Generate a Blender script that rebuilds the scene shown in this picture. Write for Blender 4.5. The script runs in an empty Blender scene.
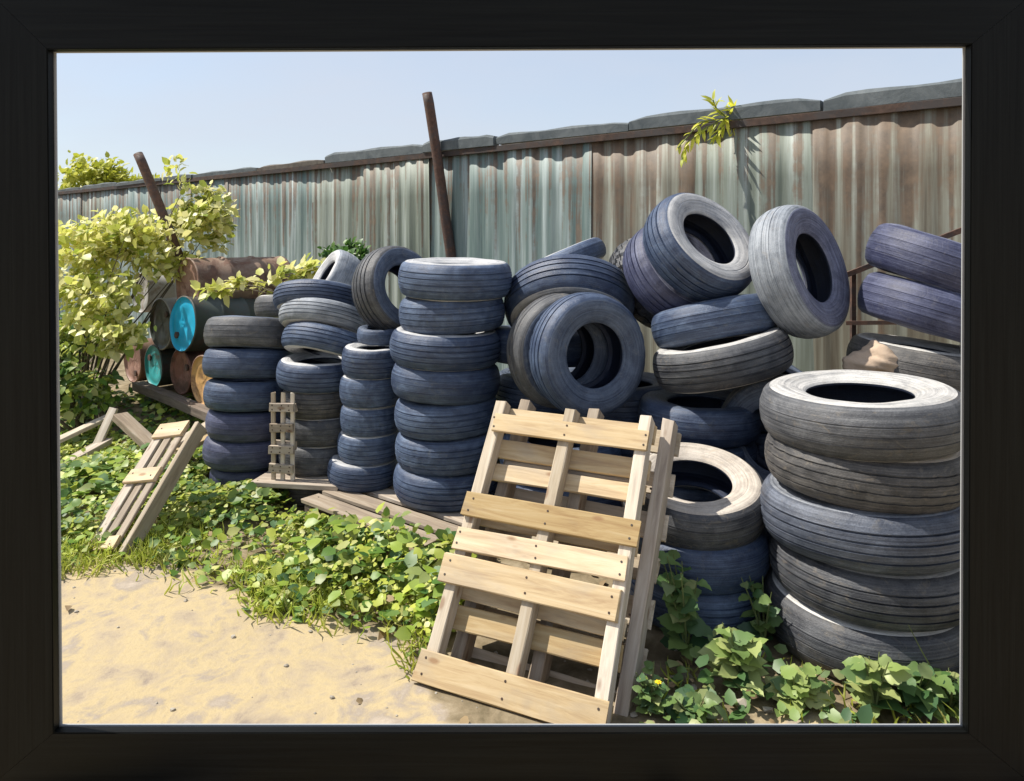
import bpy, bmesh, math, random
import numpy as np
from mathutils import Vector, Matrix, Quaternion
random.seed(11); RNG = np.random.default_rng(7)
S = bpy.context.scene; COL = S.collection
R_ = math.radians
F, CX, HY, H = 720.0, 512.0, 240.0, 1.6        # focal length in px, principal column, horizon row, eye height

def at(px, py, d):                              # where a point seen in the photograph stands, d metres ahead
    return Vector(((px-CX)/F*d, d, H-(py-HY)/F*d))

# ------------------------------------------------------------------ materials
def mat(name):
    m = bpy.data.materials.new(name); m.use_nodes = True
    nt = m.node_tree; b = nt.nodes['Principled BSDF']
    return m, nt, b
def N(nt, t, **kw):
    n = nt.nodes.new(t)
    for k, v in kw.items():
        if k in n.inputs.keys() if hasattr(n.inputs, 'keys') else False: n.inputs[k].default_value = v
        else: setattr(n, k, v)
    return n
def ramp(nt, fac, stops, interp='LINEAR'):
    r = nt.nodes.new('ShaderNodeValToRGB'); e = r.color_ramp; e.interpolation = interp
    while len(e.elements) < len(stops): e.elements.new(0.5)
    for el, (p, c) in zip(e.elements, stops):
        el.position = p; el.color = (*c, 1) if len(c) == 3 else c
    nt.links.new(fac, r.inputs[0]); return r.outputs[0]
def mixc(nt, fac, a, b, mode='MIX'):
    m = nt.nodes.new('ShaderNodeMix'); m.data_type = 'RGBA'; m.blend_type = mode
    for s, v in ((m.inputs[0], fac), (m.inputs[6], a), (m.inputs[7], b)):
        if isinstance(v, (int, float)): s.default_value = v
        elif isinstance(v, tuple): s.default_value = (*v, 1)
        else: nt.links.new(v, s)
    return m.outputs[2]
def mth(nt, op, a, b=0.0, c=0.0):
    m = nt.nodes.new('ShaderNodeMath'); m.operation = op
    for s, v in zip(m.inputs, (a, b, c)):
        if isinstance(v, (int, float)): s.default_value = v
        else: nt.links.new(v, s)
    return m.outputs[0]
def coords(nt, kind='Object', scale=(1,1,1), jitter=True):
    tc = nt.nodes.new('ShaderNodeTexCoord'); mp = nt.nodes.new('ShaderNodeMapping')
    mp.inputs['Scale'].default_value = scale
    nt.links.new(tc.outputs[kind], mp.inputs[0])
    if jitter:
        oi = nt.nodes.new('ShaderNodeObjectInfo')
        k = mth(nt, 'MULTIPLY', oi.outputs['Random'], 37.0)
        nt.links.new(k, mp.inputs['Location'])
    return mp.outputs[0]
def noise(nt, vec, scale, detail=5, rough=0.6, dist=0.0):
    n = nt.nodes.new('ShaderNodeTexNoise')
    n.inputs['Scale'].default_value = scale; n.inputs['Detail'].default_value = detail
    n.inputs['Roughness'].default_value = rough; n.inputs['Distortion'].default_value = dist
    nt.links.new(vec, n.inputs['Vector']); return n.outputs['Fac']
def bump(nt, b, h, strength=0.3, dist=0.01):
    n = nt.nodes.new('ShaderNodeBump'); n.inputs['Strength'].default_value = strength
    n.inputs['Distance'].default_value = dist
    nt.links.new(h, n.inputs['Height']); nt.links.new(n.outputs[0], b.inputs['Normal'])

def rubber(name, dark, dust_lit, brown, cover=0.5, rough=0.55, sipes=0):  # pale tone
    m, nt, b = mat(name)
    uv = coords(nt, 'UV', (5, 34, 1)); ob = coords(nt, 'Object', (1,1,1))
    streak = noise(nt, uv, 1.0, 6, 0.65)
    blotch = noise(nt, ob, 3.2, 6, 0.65, 0.6)
    fine = noise(nt, ob, 55.0, 4, 0.7)
    f = mth(nt, 'ADD', mth(nt, 'MULTIPLY', streak, 0.55), mth(nt, 'MULTIPLY', blotch, 0.45))
    f = mth(nt, 'ADD', f, mth(nt, 'MULTIPLY', mth(nt, 'SUBTRACT', fine, 0.5), 0.25))
    oi = nt.nodes.new('ShaderNodeObjectInfo')
    f = mth(nt, 'ADD', f, mth(nt, 'MULTIPLY', mth(nt, 'SUBTRACT', oi.outputs['Random'], 0.5), 0.10))
    c0 = ramp(nt, f, [(0.36, dark), (0.62-0.2*cover, tuple(0.65*p+0.35*q for p, q in zip(dark, dust_lit))), (0.80-0.2*cover, dust_lit)])
    spots = ramp(nt, noise(nt, ob, 5.5, 5, 0.7, 1.2), [(0.56, (0,0,0)), (0.72, (1,1,1))])
    c1 = mixc(nt, mth(nt, 'MULTIPLY', spots, 0.55), c0, brown)
    nt.links.new(c1, b.inputs['Base Color'])
    rr = mth(nt, 'ADD', mth(nt, 'MULTIPLY', f, 0.5), rough-0.25)
    nt.links.new(rr, b.inputs['Roughness'])
    b.inputs['Specular IOR Level'].default_value = 0.5
    hgt = mth(nt, 'ADD', fine, mth(nt, 'MULTIPLY', streak, 0.8))
    uvn = nt.nodes.new('ShaderNodeUVMap'); su = nt.nodes.new('ShaderNodeSeparateXYZ'); nt.links.new(uvn.outputs[0], su.inputs[0])
    if sipes:                                    # moulded cross cuts in the tread, worn away in places
        ph = mth(nt, 'FRACT', mth(nt, 'ADD', mth(nt, 'MULTIPLY', su.outputs[0], float(sipes)), mth(nt, 'PINGPONG', mth(nt, 'MULTIPLY', su.outputs[1], 4.0), 0.8)))
        cut = mth(nt, 'LESS_THAN', ph, 0.16)
        worn = ramp(nt, noise(nt, ob, 2.4, 3, 0.5), [(0.40,(0,0,0)),(0.56,(1,1,1))])
        hgt = mth(nt, 'SUBTRACT', hgt, mth(nt, 'MULTIPLY', mth(nt, 'MULTIPLY', cut, worn), 1.6))
    else:                                        # moulded rings and fine radial ribs of a sidewall
        ring = mth(nt, 'LESS_THAN', mth(nt, 'FRACT', mth(nt, 'MULTIPLY', su.outputs[1], 13.0)), 0.22)
        rad = mth(nt, 'LESS_THAN', mth(nt, 'FRACT', mth(nt, 'MULTIPLY', su.outputs[0], 150.0)), 0.4)
        hgt = mth(nt, 'SUBTRACT', hgt, mth(nt, 'ADD', mth(nt, 'MULTIPLY', ring, 0.7), mth(nt, 'MULTIPLY', rad, 0.12)))
    bump(nt, b, hgt, 0.32, 0.007)
    return m
BROWN = (0.17, 0.13, 0.09)
TREAD = {
 'blue':  rubber('rubber_blue_grey', (0.009,0.019,0.055), (0.13,0.185,0.29), (0.12,0.13,0.14), 0.45, 0.5, 84),  # bluish shade and its highlights are put into the rubber colour
 'grey':  rubber('rubber_dusty_grey', (0.015,0.017,0.024), (0.19,0.195,0.205), (0.19,0.16,0.12), 0.45, 0.55, 72),
 'slate': rubber('rubber_slate', (0.014,0.019,0.034), (0.18,0.205,0.26), (0.15,0.14,0.125), 0.45, 0.5, 64),
 'purple':rubber('rubber_violet_grey', (0.013,0.016,0.050), (0.125,0.14,0.235), (0.12,0.12,0.15), 0.5, 0.5, 90),
 'pale':  rubber('rubber_pale', (0.07,0.085,0.11), (0.33,0.36,0.40), (0.24,0.22,0.20), 0.9, 0.6, 70),
 'brown': rubber('rubber_muddy', (0.016,0.017,0.021), (0.18,0.17,0.16), (0.24,0.20,0.15), 0.5, 0.6, 60)}
SIDE = {  # the pale sidewalls carry the brightness of sunlit tops in their colour
 'blue':  rubber('sidewall_blue_grey', (0.016,0.027,0.058), (0.13,0.165,0.23), (0.2,0.2,0.2), 0.6, 0.6),
 'grey':  rubber('sidewall_grey_sunlit', (0.24,0.24,0.24), (0.60,0.585,0.56), (0.44,0.40,0.34), 0.9, 0.75),
 'slate': rubber('sidewall_slate', (0.06,0.07,0.09), (0.32,0.34,0.38), (0.25,0.23,0.21), 0.7, 0.65),
 'purple':rubber('sidewall_violet', (0.04,0.045,0.085), (0.24,0.26,0.36), (0.2,0.2,0.22), 0.6, 0.6),
 'pale':  rubber('sidewall_pale_sunlit', (0.22,0.23,0.25), (0.56,0.56,0.56), (0.42,0.40,0.36), 0.9, 0.75),
 'brown': rubber('sidewall_tan_sunlit', (0.34,0.30,0.26), (0.66,0.60,0.52), (0.44,0.36,0.27), 0.9, 0.75)}
INNER = rubber('inner_liner', (0.007,0.011,0.028), (0.03,0.045,0.09), (0.03,0.03,0.03), 0.4, 0.6)  # dark navy puts the shade inside the tyre hole into the colour

def wood(name, base, dark, pale, rough=0.75, stain=None, amt=0.4):
    m, nt, b = mat(name)
    v = coords(nt, 'Object', (2.2, 26, 26)); v2 = coords(nt, 'Object', (1.2, 3.0, 3.0))
    g = noise(nt, v, 1.4, 7, 0.65, 0.7); bl = noise(nt, v2, 2.6, 5, 0.6, 0.5)
    oi = nt.nodes.new('ShaderNodeObjectInfo')
    c = ramp(nt, g, [(0.28, dark), (0.50, base), (0.74, pale)])
    if stain: c = mixc(nt, mth(nt, 'MULTIPLY', ramp(nt, bl, [(0.50, (0,0,0)), (0.70, (1,1,1))]), amt), c, stain)
    hs = nt.nodes.new('ShaderNodeHueSaturation')
    nt.links.new(c, hs.inputs['Color'])
    nt.links.new(mth(nt, 'ADD', mth(nt, 'MULTIPLY', oi.outputs['Random'], 0.50), 0.68), hs.inputs['Value'])
    nt.links.new(mth(nt, 'ADD', mth(nt, 'MULTIPLY', oi.outputs['Random'], -0.35), 1.15), hs.inputs['Saturation'])
    kn = nt.nodes.new('ShaderNodeTexVoronoi'); kn.inputs['Scale'].default_value = 1.0
    nt.links.new(coords(nt, 'Object', (4.5, 11, 11)), kn.inputs['Vector'])
    knot = ramp(nt, kn.outputs['Distance'], [(0.07, (1,1,1)), (0.14, (0,0,0))])
    c = mixc(nt, mth(nt, 'MULTIPLY', knot, 0.7), hs.outputs[0], (0.45*base[0], 0.30*base[1], 0.22*base[2]))
    nt.links.new(c, b.inputs['Base Color']); b.inputs['Roughness'].default_value = rough
    bump(nt, b, g, 0.35, 0.004); return m
W_NEW = wood('pine_fresh', (0.50,0.365,0.19), (0.34,0.215,0.10), (0.60,0.475,0.29), 0.7, (0.34,0.28,0.21), 0.55)
W_OLD = wood('pine_weathered', (0.36,0.29,0.215), (0.21,0.16,0.12), (0.47,0.41,0.33), 0.8, (0.24,0.20,0.17), 0.5)
W_PALE = wood('pine_bleached', (0.50,0.42,0.31), (0.32,0.25,0.18), (0.62,0.55,0.45), 0.8, (0.38,0.33,0.27), 0.4)
W_DARK = wood('timber_dark', (0.17,0.13,0.10), (0.08,0.06,0.045), (0.26,0.21,0.17), 0.85, (0.10,0.09,0.08), 0.5)

def metal_paint(name, paint, rust, amount, rough=0.5, sc=3.0):
    m, nt, b = mat(name)
    v = coords(nt, 'Object'); n1 = noise(nt, v, sc, 8, 0.7, 0.8); n2 = noise(nt, v, sc*6, 5, 0.7)
    f = mth(nt, 'ADD', mth(nt, 'MULTIPLY', n1, 0.7), mth(nt, 'MULTIPLY', n2, 0.3))
    k = ramp(nt, f, [(0.60-amount*0.35, (0,0,0)), (0.70-amount*0.35, (1,1,1))])
    rc = ramp(nt, n2, [(0.3, tuple(0.5*x for x in rust)), (0.7, tuple(min(1, 1.35*x) for x in rust))])
    pc = ramp(nt, n1, [(0.3, tuple(0.8*x for x in paint)), (0.7, tuple(min(1, 1.15*x) for x in paint))])
    nt.links.new(mixc(nt, k, pc, rc), b.inputs['Base Color'])
    nt.links.new(mth(nt, 'ADD', mth(nt, 'MULTIPLY', k, 0.35), rough), b.inputs['Roughness'])
    bump(nt, b, mth(nt, 'ADD', f, mth(nt, 'MULTIPLY', k, 0.3)), 0.3, 0.004); return m
RUST = (0.16, 0.085, 0.05)
D_BROWN = metal_paint('drum_rust_brown', (0.24,0.16,0.11), (0.14,0.075,0.05), 0.45)
D_TAN = metal_paint('drum_tan', (0.58,0.34,0.13), (0.20,0.11,0.06), 0.3)
D_RED = metal_paint('drum_oxide_red', (0.24,0.10,0.07), (0.11,0.06,0.04), 0.4)
D_PINK = metal_paint('drum_faded_red', (0.36,0.21,0.16), (0.16,0.08,0.055), 0.4)
D_TEAL = metal_paint('drum_teal', (0.02,0.32,0.33), RUST, 0.12)
D_BLUE = metal_paint('drum_bright_blue', (0.01,0.37,0.60), RUST, 0.10)
D_GREY = metal_paint('drum_galvanised', (0.34,0.33,0.31), (0.2,0.15,0.11), 0.25)
D_DARK = metal_paint('drum_dark', (0.045,0.06,0.05), (0.07,0.05,0.04), 0.3)
DARK_RAIL = metal_paint('dark_rail', (0.035,0.026,0.024), (0.07,0.045,0.035), 0.4, 0.7)
IRON = metal_paint('rusty_iron', (0.06,0.04,0.035), (0.10,0.055,0.04), 0.5, 0.6, 6)
NAIL = metal_paint('nail_head', (0.03,0.025,0.02), (0.06,0.035,0.025), 0.5)

def fence_mat(name, tones, rustamt):
    m, nt, b = mat(name)
    fine = coords(nt, 'Object', (15, 0.5, 0.5)); wide = coords(nt, 'Object', (4.5, 0.5, 0.35)); iso = coords(nt, 'Object')
    g = noise(nt, fine, 1.0, 6, 0.62, 0.4); w = noise(nt, wide, 1.0, 5, 0.6, 0.3); s = noise(nt, iso, 11, 6, 0.7)
    f = mth(nt, 'ADD', mth(nt, 'MULTIPLY', g, 0.6), mth(nt, 'MULTIPLY', w, 0.4))
    c = ramp(nt, f, [(0.36, tones[0]), (0.45, tones[1]), (0.53, tones[2]), (0.64, tones[3])])
    tc = nt.nodes.new('ShaderNodeTexCoord'); sp = nt.nodes.new('ShaderNodeSeparateXYZ')
    nt.links.new(tc.outputs['Object'], sp.inputs[0])
    z = mth(nt, 'DIVIDE', sp.outputs['Z'], 2.4)
    drip = mth(nt, 'ADD', mth(nt, 'MULTIPLY', noise(nt, coords(nt, 'Object', (16,0.5,0.35)), 1.0, 4, 0.6), 1.1), mth(nt, 'MULTIPLY', z, 0.42))
    drip = mth(nt, 'ADD', drip, mth(nt, 'MULTIPLY', mth(nt, 'SUBTRACT', s, 0.5), 0.25))
    k = ramp(nt, drip, [(0.96-rustamt, (0,0,0)), (1.10-rustamt, (1,1,1))])
    rc = ramp(nt, s, [(0.35, (0.065,0.038,0.024)), (0.7, (0.17,0.105,0.062))])
    c = mixc(nt, mth(nt, 'MULTIPLY', k, 0.8), c, rc)
    nt.links.new(c, b.inputs['Base Color']); b.inputs['Roughness'].default_value = 0.62
    b.inputs['Metallic'].default_value = 0.0
    bump(nt, b, mth(nt, 'ADD', s, g), 0.15, 0.004); return m
FENCE = [fence_mat('sheet_green_grey', ((0.055,0.095,0.095),(0.13,0.185,0.175),(0.20,0.25,0.24),(0.42,0.49,0.49)), 0.05),
         fence_mat('sheet_tan_grey', ((0.085,0.105,0.085),(0.165,0.19,0.155),(0.24,0.275,0.24),(0.43,0.47,0.44)), 0.05),
         fence_mat('sheet_rust_streaked', ((0.105,0.09,0.065),(0.18,0.17,0.13),(0.25,0.255,0.21),(0.42,0.44,0.39)), 0.17)]
def stone_mat(name, a, c):
    m, nt, b = mat(name); v = coords(nt, 'Object'); n1 = noise(nt, v, 6, 8, 0.7, 0.5)
    nt.links.new(ramp(nt, n1, [(0.3, a), (0.7, c)]), b.inputs['Base Color']); b.inputs['Roughness'].default_value = 0.9
    bump(nt, b, n1, 0.5, 0.01); return m
COPING = stone_mat('coping_slate', (0.055,0.07,0.08), (0.15,0.17,0.18))
COPING_B = stone_mat('coping_brown', (0.07,0.06,0.05), (0.16,0.14,0.12))
STONE = stone_mat('rubble_stone', (0.24,0.21,0.17), (0.46,0.42,0.35))
SACK = stone_mat('sack_cloth', (0.38,0.28,0.20), (0.55,0.43,0.32))

def leaf_mat(name, cols, trans=0.35, rough=0.45):
    m, nt, b = mat(name)
    g = nt.nodes.new('ShaderNodeNewGeometry')
    c = ramp(nt, g.outputs['Random Per Island'], [(i/(len(cols)-1), col) for i, col in enumerate(cols)])
    nz = noise(nt, coords(nt, 'Object', jitter=False), 2.2, 3, 0.5)
    hs = nt.nodes.new('ShaderNodeHueSaturation'); nt.links.new(c, hs.inputs['Color'])
    nt.links.new(mth(nt, 'ADD', mth(nt, 'MULTIPLY', nz, 0.9), 0.55), hs.inputs['Value'])
    nt.links.new(hs.outputs[0], b.inputs['Base Color']); b.inputs['Roughness'].default_value = rough
    tr = nt.nodes.new('ShaderNodeBsdfTranslucent'); nt.links.new(hs.outputs[0], tr.inputs['Color'])
    mx = nt.nodes.new('ShaderNodeMixShader'); mx.inputs[0].default_value = trans
    nt.links.new(b.outputs[0], mx.inputs[1]); nt.links.new(tr.outputs[0], mx.inputs[2])
    nt.links.new(mx.outputs[0], nt.nodes['Material Output'].inputs['Surface']); return m
L_BUSH = leaf_mat('leaf_yellow', [(0.22,0.30,0.04),(0.56,0.58,0.12),(0.80,0.76,0.32),(0.84,0.80,0.46),(0.70,0.70,0.18),(0.40,0.46,0.07)], 0.4)
L_COVER = leaf_mat('leaf_ground', [(0.045,0.12,0.025),(0.15,0.27,0.04),(0.34,0.44,0.06),(0.09,0.19,0.08),(0.50,0.55,0.08),(0.06,0.15,0.04),(0.64,0.62,0.22)], 0.35)
L_WEED = leaf_mat('leaf_weed', [(0.04,0.10,0.04),(0.09,0.18,0.05),(0.22,0.31,0.09),(0.06,0.13,0.055),(0.42,0.45,0.18)], 0.3)
L_GRASS = leaf_mat('grass_blade', [(0.26,0.36,0.04),(0.52,0.55,0.09),(0.38,0.46,0.06),(0.60,0.57,0.20)], 0.35)
L_DARK = leaf_mat('leaf_dark', [(0.03,0.09,0.02),(0.07,0.16,0.03),(0.11,0.20,0.04)], 0.3)
L_TREE = leaf_mat('leaf_tree', [(0.30,0.34,0.03),(0.46,0.48,0.06),(0.58,0.57,0.12)], 0.4)
L_VINE = leaf_mat('leaf_vine', [(0.50,0.54,0.05),(0.72,0.70,0.08),(0.40,0.46,0.06)], 0.45)
BARK = stone_mat('bark', (0.07,0.055,0.035), (0.16,0.13,0.09))
STEM = stone_mat('green_stem', (0.08,0.10,0.03), (0.16,0.19,0.06))
m_, nt_, b_ = mat('yellow_petal'); b_.inputs['Base Color'].default_value = (0.80,0.55,0.01,1); PETAL = m_

# ------------------------------------------------------------------ object helpers
def link(name, me, m, parent=None):
    o = bpy.data.objects.new(name, me); COL.objects.link(o)
    if m:
        for x in (m if isinstance(m, (list, tuple)) else [m]): me.materials.append(x)
    if parent: o.parent = parent
    return o
def empty(name, loc, label, cat, group=None, rot=None):
    o = bpy.data.objects.new(name, None); COL.objects.link(o); o.empty_display_size = 0.1
    o.location = loc; tag(o, label, cat, group)
    if rot is not None: o.rotation_mode = 'QUATERNION'; o.rotation_quaternion = rot
    return o
def tag(o, label, cat, group=None):
    o['label'] = label; o['category'] = cat
    if group: o['group'] = group
    return o
def smooth(me): me.polygons.foreach_set('use_smooth', [True]*len(me.polygons)); return me
def from_bm(bm, name): 
    me = bpy.data.meshes.new(name); bm.to_mesh(me); bm.free(); return me
def basis(x, z):                                # rotation whose local X is x and local Z close to z
    x = Vector(x).normalized(); z = Vector(z); y = z.cross(x).normalized(); z = x.cross(y)
    return Matrix((x, y, z)).transposed().to_quaternion()

def board_mesh(L, w, t, nails=(), warp=0.004, c=0.003):
    bm = bmesh.new(); n = max(3, int(L/0.12)); rows = []
    ph, ph2, k0, k1 = (random.random()*6 for _ in range(4))
    for i in range(n+1):
        s = i/n; x = (s-0.5)*L
        dz = warp*math.sin(2.4*s+ph); dy = warp*0.7*math.sin(3.1*s+ph2)
        row = []
        for (yy, zz) in ((-w/2+c,-t/2),(w/2-c,-t/2),(w/2,-t/2+c),(w/2,t/2-c),(w/2-c,t/2),(-w/2+c,t/2),(-w/2,t/2-c),(-w/2,-t/2+c)):
            ex = 0
            if i in (0, n): ex = (random.random()-0.5)*0.012 + (-1 if i else 1)*0.0
            row.append(bm.verts.new((x+ex, yy+dy+(random.random()-.5)*0.003, zz+dz)))
        rows.append(row)
    for a, b in zip(rows, rows[1:]):
        for k in range(8): bm.faces.new((a[k], a[(k+1)%8], b[(k+1)%8], b[k]))
    bm.faces.new(rows[0][::-1]); bm.faces.new(rows[-1])
    for (nx, ny) in nails:
        z = t/2 + warp*math.sin(2.4*(nx/L+0.5)+ph)
        g = bmesh.ops.create_cone(bm, cap_ends=True, segments=8, radius1=0.005, radius2=0.004, depth=0.004,
                                  matrix=Matrix.Translation((nx, ny, z)))
        for v in g['verts']:
            for f in v.link_faces: f.material_index = 1
    bmesh.ops.recalc_face_normals(bm, faces=bm.faces)
    return from_bm(bm, 'board')
def board(name, L, w, t, loc, rot, m, parent=None, nails=(), warp=0.004):
    o = link(name, board_mesh(L, w, t, nails, warp), [m, NAIL], parent)
    o.location = loc; o.rotation_mode = 'QUATERNION'; o.rotation_quaternion = rot
    return o
def plank(a, b, w, t, m, label, up=(0,0,1), group=None):
    a, b = Vector(a), Vector(b)
    o = board('plank', (b-a).length, w, t, (a+b)/2, basis(b-a, up), m)
    return tag(o, label, 'plank', group)

def tube_bm(bm, pts, rads, seg=8, cap=True):
    pts = [Vector(p) for p in pts]; rings = []
    for i, p in enumerate(pts):
        d = (pts[min(i+1, len(pts)-1)] - pts[max(i-1, 0)]).normalized()
        a = d.orthogonal().normalized() if i == 0 else (pa - d*pa.dot(d)).normalized()
        pa = a; b = d.cross(a)
        rings.append([bm.verts.new(p + (a*math.cos(2*math.pi*k/seg)+b*math.sin(2*math.pi*k/seg))*rads[i]) for k in range(seg)])
    for r0, r1 in zip(rings, rings[1:]):
        for k in range(seg): bm.faces.new((r0[k], r0[(k+1)%seg], r1[(k+1)%seg], r1[k]))
    if cap: bm.faces.new(rings[0][::-1]); bm.faces.new(rings[-1])

def leaves_mesh(P, D, Nn, L, W, curl=0.18, name='leaves', keep=None):
    P, D, Nn = (np.asarray(x, float) for x in (P, D, Nn)); L = np.asarray(L)[:,None]; W = np.asarray(W)[:,None]
    D = D/np.linalg.norm(D, axis=1, keepdims=True)
    Sd = np.cross(D, Nn); Sd /= np.linalg.norm(Sd, axis=1, keepdims=True)+1e-9; Up = np.cross(Sd, D)
    def pt(a, s, u): return P + D*L*a + Sd*W*s + Up*L*u
    V = np.stack([pt(0,0,0), pt(.34,0,-.05), pt(.70,0,-.06), pt(1,0,-curl),
                  pt(.26,.46,.015), pt(.66,.38,-.025), pt(.26,-.46,.015), pt(.66,-.38,-.025)], 1).reshape(-1,3)
    n = len(P); base = (np.arange(n)*8)
    tri = np.array([[0,1,4],[0,6,1],[2,3,5],[2,7,3]]); quad = np.array([[1,2,5,4],[1,6,7,2]])
    loops, starts, tot = [], [], []
    T = (base[:,None,None]+tri[None]).reshape(-1,3); Q = (base[:,None,None]+quad[None]).reshape(-1,4)
    me = bpy.data.meshes.new(name)
    me.vertices.add(len(V)); me.vertices.foreach_set('co', V.ravel())
    me.loops.add(T.size+Q.size); me.loops.foreach_set('vertex_index', np.concatenate([T.ravel(), Q.ravel()]).astype(np.int32))
    me.polygons.add(len(T)+len(Q))
    st = np.concatenate([np.arange(len(T))*3, T.size+np.arange(len(Q))*4]).astype(np.int32)
    me.polygons.foreach_set('loop_start', st)
    me.update(calc_edges=True); me.validate(); smooth(me)
    return me
def lobed_leaves(P, D, Nn, L, W, curl=.2):
    # large leaves seen close: toothed outline, folded along the rib, tip drooping
    P, D, Nn = (np.asarray(x, float) for x in (P, D, Nn)); L = np.asarray(L); W = np.asarray(W)
    ts = [0,.07,.16,.27,.33,.45,.58,.63,.76,.87,1.0]; ws = [.02,.22,.42,.50,.41,.47,.39,.32,.30,.14,0]
    V, Fc = [], []
    for p, d, n, l, w in zip(P, D, Nn, L, W):
        d = d/np.linalg.norm(d); sd_ = np.cross(d, n); sd_ /= np.linalg.norm(sd_)+1e-9; up = np.cross(sd_, d)
        b0 = len(V); cu = curl*random.uniform(.4,1.8); fo = random.uniform(.05,.28); tw = random.uniform(-.25,.25); a1, a2 = random.uniform(.85,1.1), random.uniform(.85,1.1)
        for i, (t, h) in enumerate(zip(ts, ws)):
            c = p + d*l*t - up*l*cu*t*t
            for sg, am in ((-1,a1),(0,0),(1,a2)):
                hh = h*am*w*sg
                V.append(c + sd_*hh + up*(abs(hh)*fo + tw*hh*t + .06*w*math.sin(9*t+sg)*(h>.1)*abs(sg)) )
        for i in range(len(ts)-1):
            for q in (0,1):
                a = b0+i*3+q; Fc.append((a, a+1, a+4, a+3))
    me = bpy.data.meshes.new('leaves'); me.from_pydata([tuple(v) for v in V], [], Fc); smooth(me); return me
def unit(n): 
    v = RNG.normal(size=(n,3)); return v/np.linalg.norm(v, axis=1, keepdims=True)

# ------------------------------------------------------------------ ground
def fbm(x, y, s=1.0, seed=0):
    r = np.zeros_like(x, float); a = 1.0
    g = np.random.default_rng(seed)
    for o in range(5):
        for k in range(3):
            th = g.random()*6.28; p = g.random()*6.28
            r += a/3*np.sin((x*math.cos(th)+y*math.sin(th))*s*(1.9**o)*1.3+p)
        a *= 0.55
    return r
def gz(x, y):                                    # ground height
    x = np.asarray(x, float); y = np.asarray(y, float)
    h = (0.012*fbm(x, y, 1.5, 3)+.004*fbm(x, y, 7., 4))*np.clip((y-2.25)/0.6, 0, 1)
    h = h + 0.26*np.exp(-(((x+3.2)/1.3)**2+((y-6.7)/1.1)**2))
    return h
def axis_pts(lo, hi, step, far):
    a = list(np.arange(lo, hi+1e-6, step)); d = step; v = a[-1]; out = []
    while v < far: d *= 1.35; v += d; out.append(v)
    d = step; v = a[0]; pre = []
    while v > -far: d *= 1.35; v -= d; pre.append(v)
    return np.array(pre[::-1]+a+out)
def sand_mask(x, y):
    x = np.asarray(x, float); y = np.asarray(y, float)
    edge = np.interp(x, [-9,-3.5,-2.2,-1.6,-1.0,-0.55,-0.36,-0.2,.45,.75,1.15,1.5,9], [3.9,3.7,3.50,3.42,3.22,3.05,2.75,2.35,2.15,2.45,2.42,2.2,2.1])  # right front bulge: pale rubble ground, with sunlit brightness put into the colour
    n = 0.16*fbm(x, y, 3.0, 5)+0.05*fbm(x, y, 14.0, 9)
    return np.clip((edge - y + n)/0.22+0.5, 0, 1)
xs = axis_pts(-5, 3.5, 0.06, 160); ys = axis_pts(0.5, 8.5, 0.06, 160)
XX, YY = np.meshgrid(xs, ys); ZZ = gz(XX, YY)
V = np.stack([XX, YY, ZZ], -1).reshape(-1,3); nx, ny = len(xs), len(ys)
idx = np.arange(nx*ny).reshape(ny, nx)
Q = np.stack([idx[:-1,:-1], idx[:-1,1:], idx[1:,1:], idx[1:,:-1]], -1).reshape(-1,4)
me = bpy.data.meshes.new('ground'); me.from_pydata(V.tolist(), [], Q.tolist()); smooth(me)
at_ = me.attributes.new('sand', 'FLOAT', 'POINT'); at_.data.foreach_set('value', sand_mask(XX, YY).ravel().astype(np.float32))
m, nt, b = mat('dirt_and_sand')
v = coords(nt, 'Object', jitter=False)
big = noise(nt, v, 1.7, 6, 0.6, 0.8); mid = noise(nt, v, 7, 6, 0.65, 0.4); fine = noise(nt, v, 60, 5, 0.7)
sand = ramp(nt, mth(nt,'ADD',mth(nt,'MULTIPLY',big,0.6),mth(nt,'MULTIPLY',mid,0.4)), [(0.38,(0.25,0.205,0.165)),(0.44,(0.37,0.30,0.205)),(0.51,(0.44,0.35,0.20)),(0.57,(0.31,0.26,0.205)),(0.63,(0.42,0.355,0.28))])
soil = ramp(nt, mid, [(0.3,(0.10,0.08,0.045)),(0.52,(0.22,0.175,0.11)),(0.72,(0.36,0.30,0.21))])
an = nt.nodes.new('ShaderNodeAttribute'); an.attribute_name = 'sand'
sm = mth(nt, 'ADD', an.outputs['Fac'], mth(nt, 'MULTIPLY', mth(nt, 'SUBTRACT', mid, 0.5), 0.9))
c = mixc(nt, ramp(nt, sm, [(0.35,(0,0,0)),(0.65,(1,1,1))]), soil, sand)
c = mixc(nt, ramp(nt, fine, [(0.34,(0.2,0.2,0.2)),(0.46,(0,0,0))]), c, (0.26,0.19,0.12))
nt.links.new(c, b.inputs['Base Color']); b.inputs['Roughness'].default_value = 0.95; b.inputs['Specular IOR Level'].default_value = 0.2
bump(nt, b, mth(nt,'ADD',mth(nt,'MULTIPLY',mid,1.0),mth(nt,'MULTIPLY',fine,0.25)), 0.30, 0.03)
g = link('ground', me, m); g['kind'] = 'structure'

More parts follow.
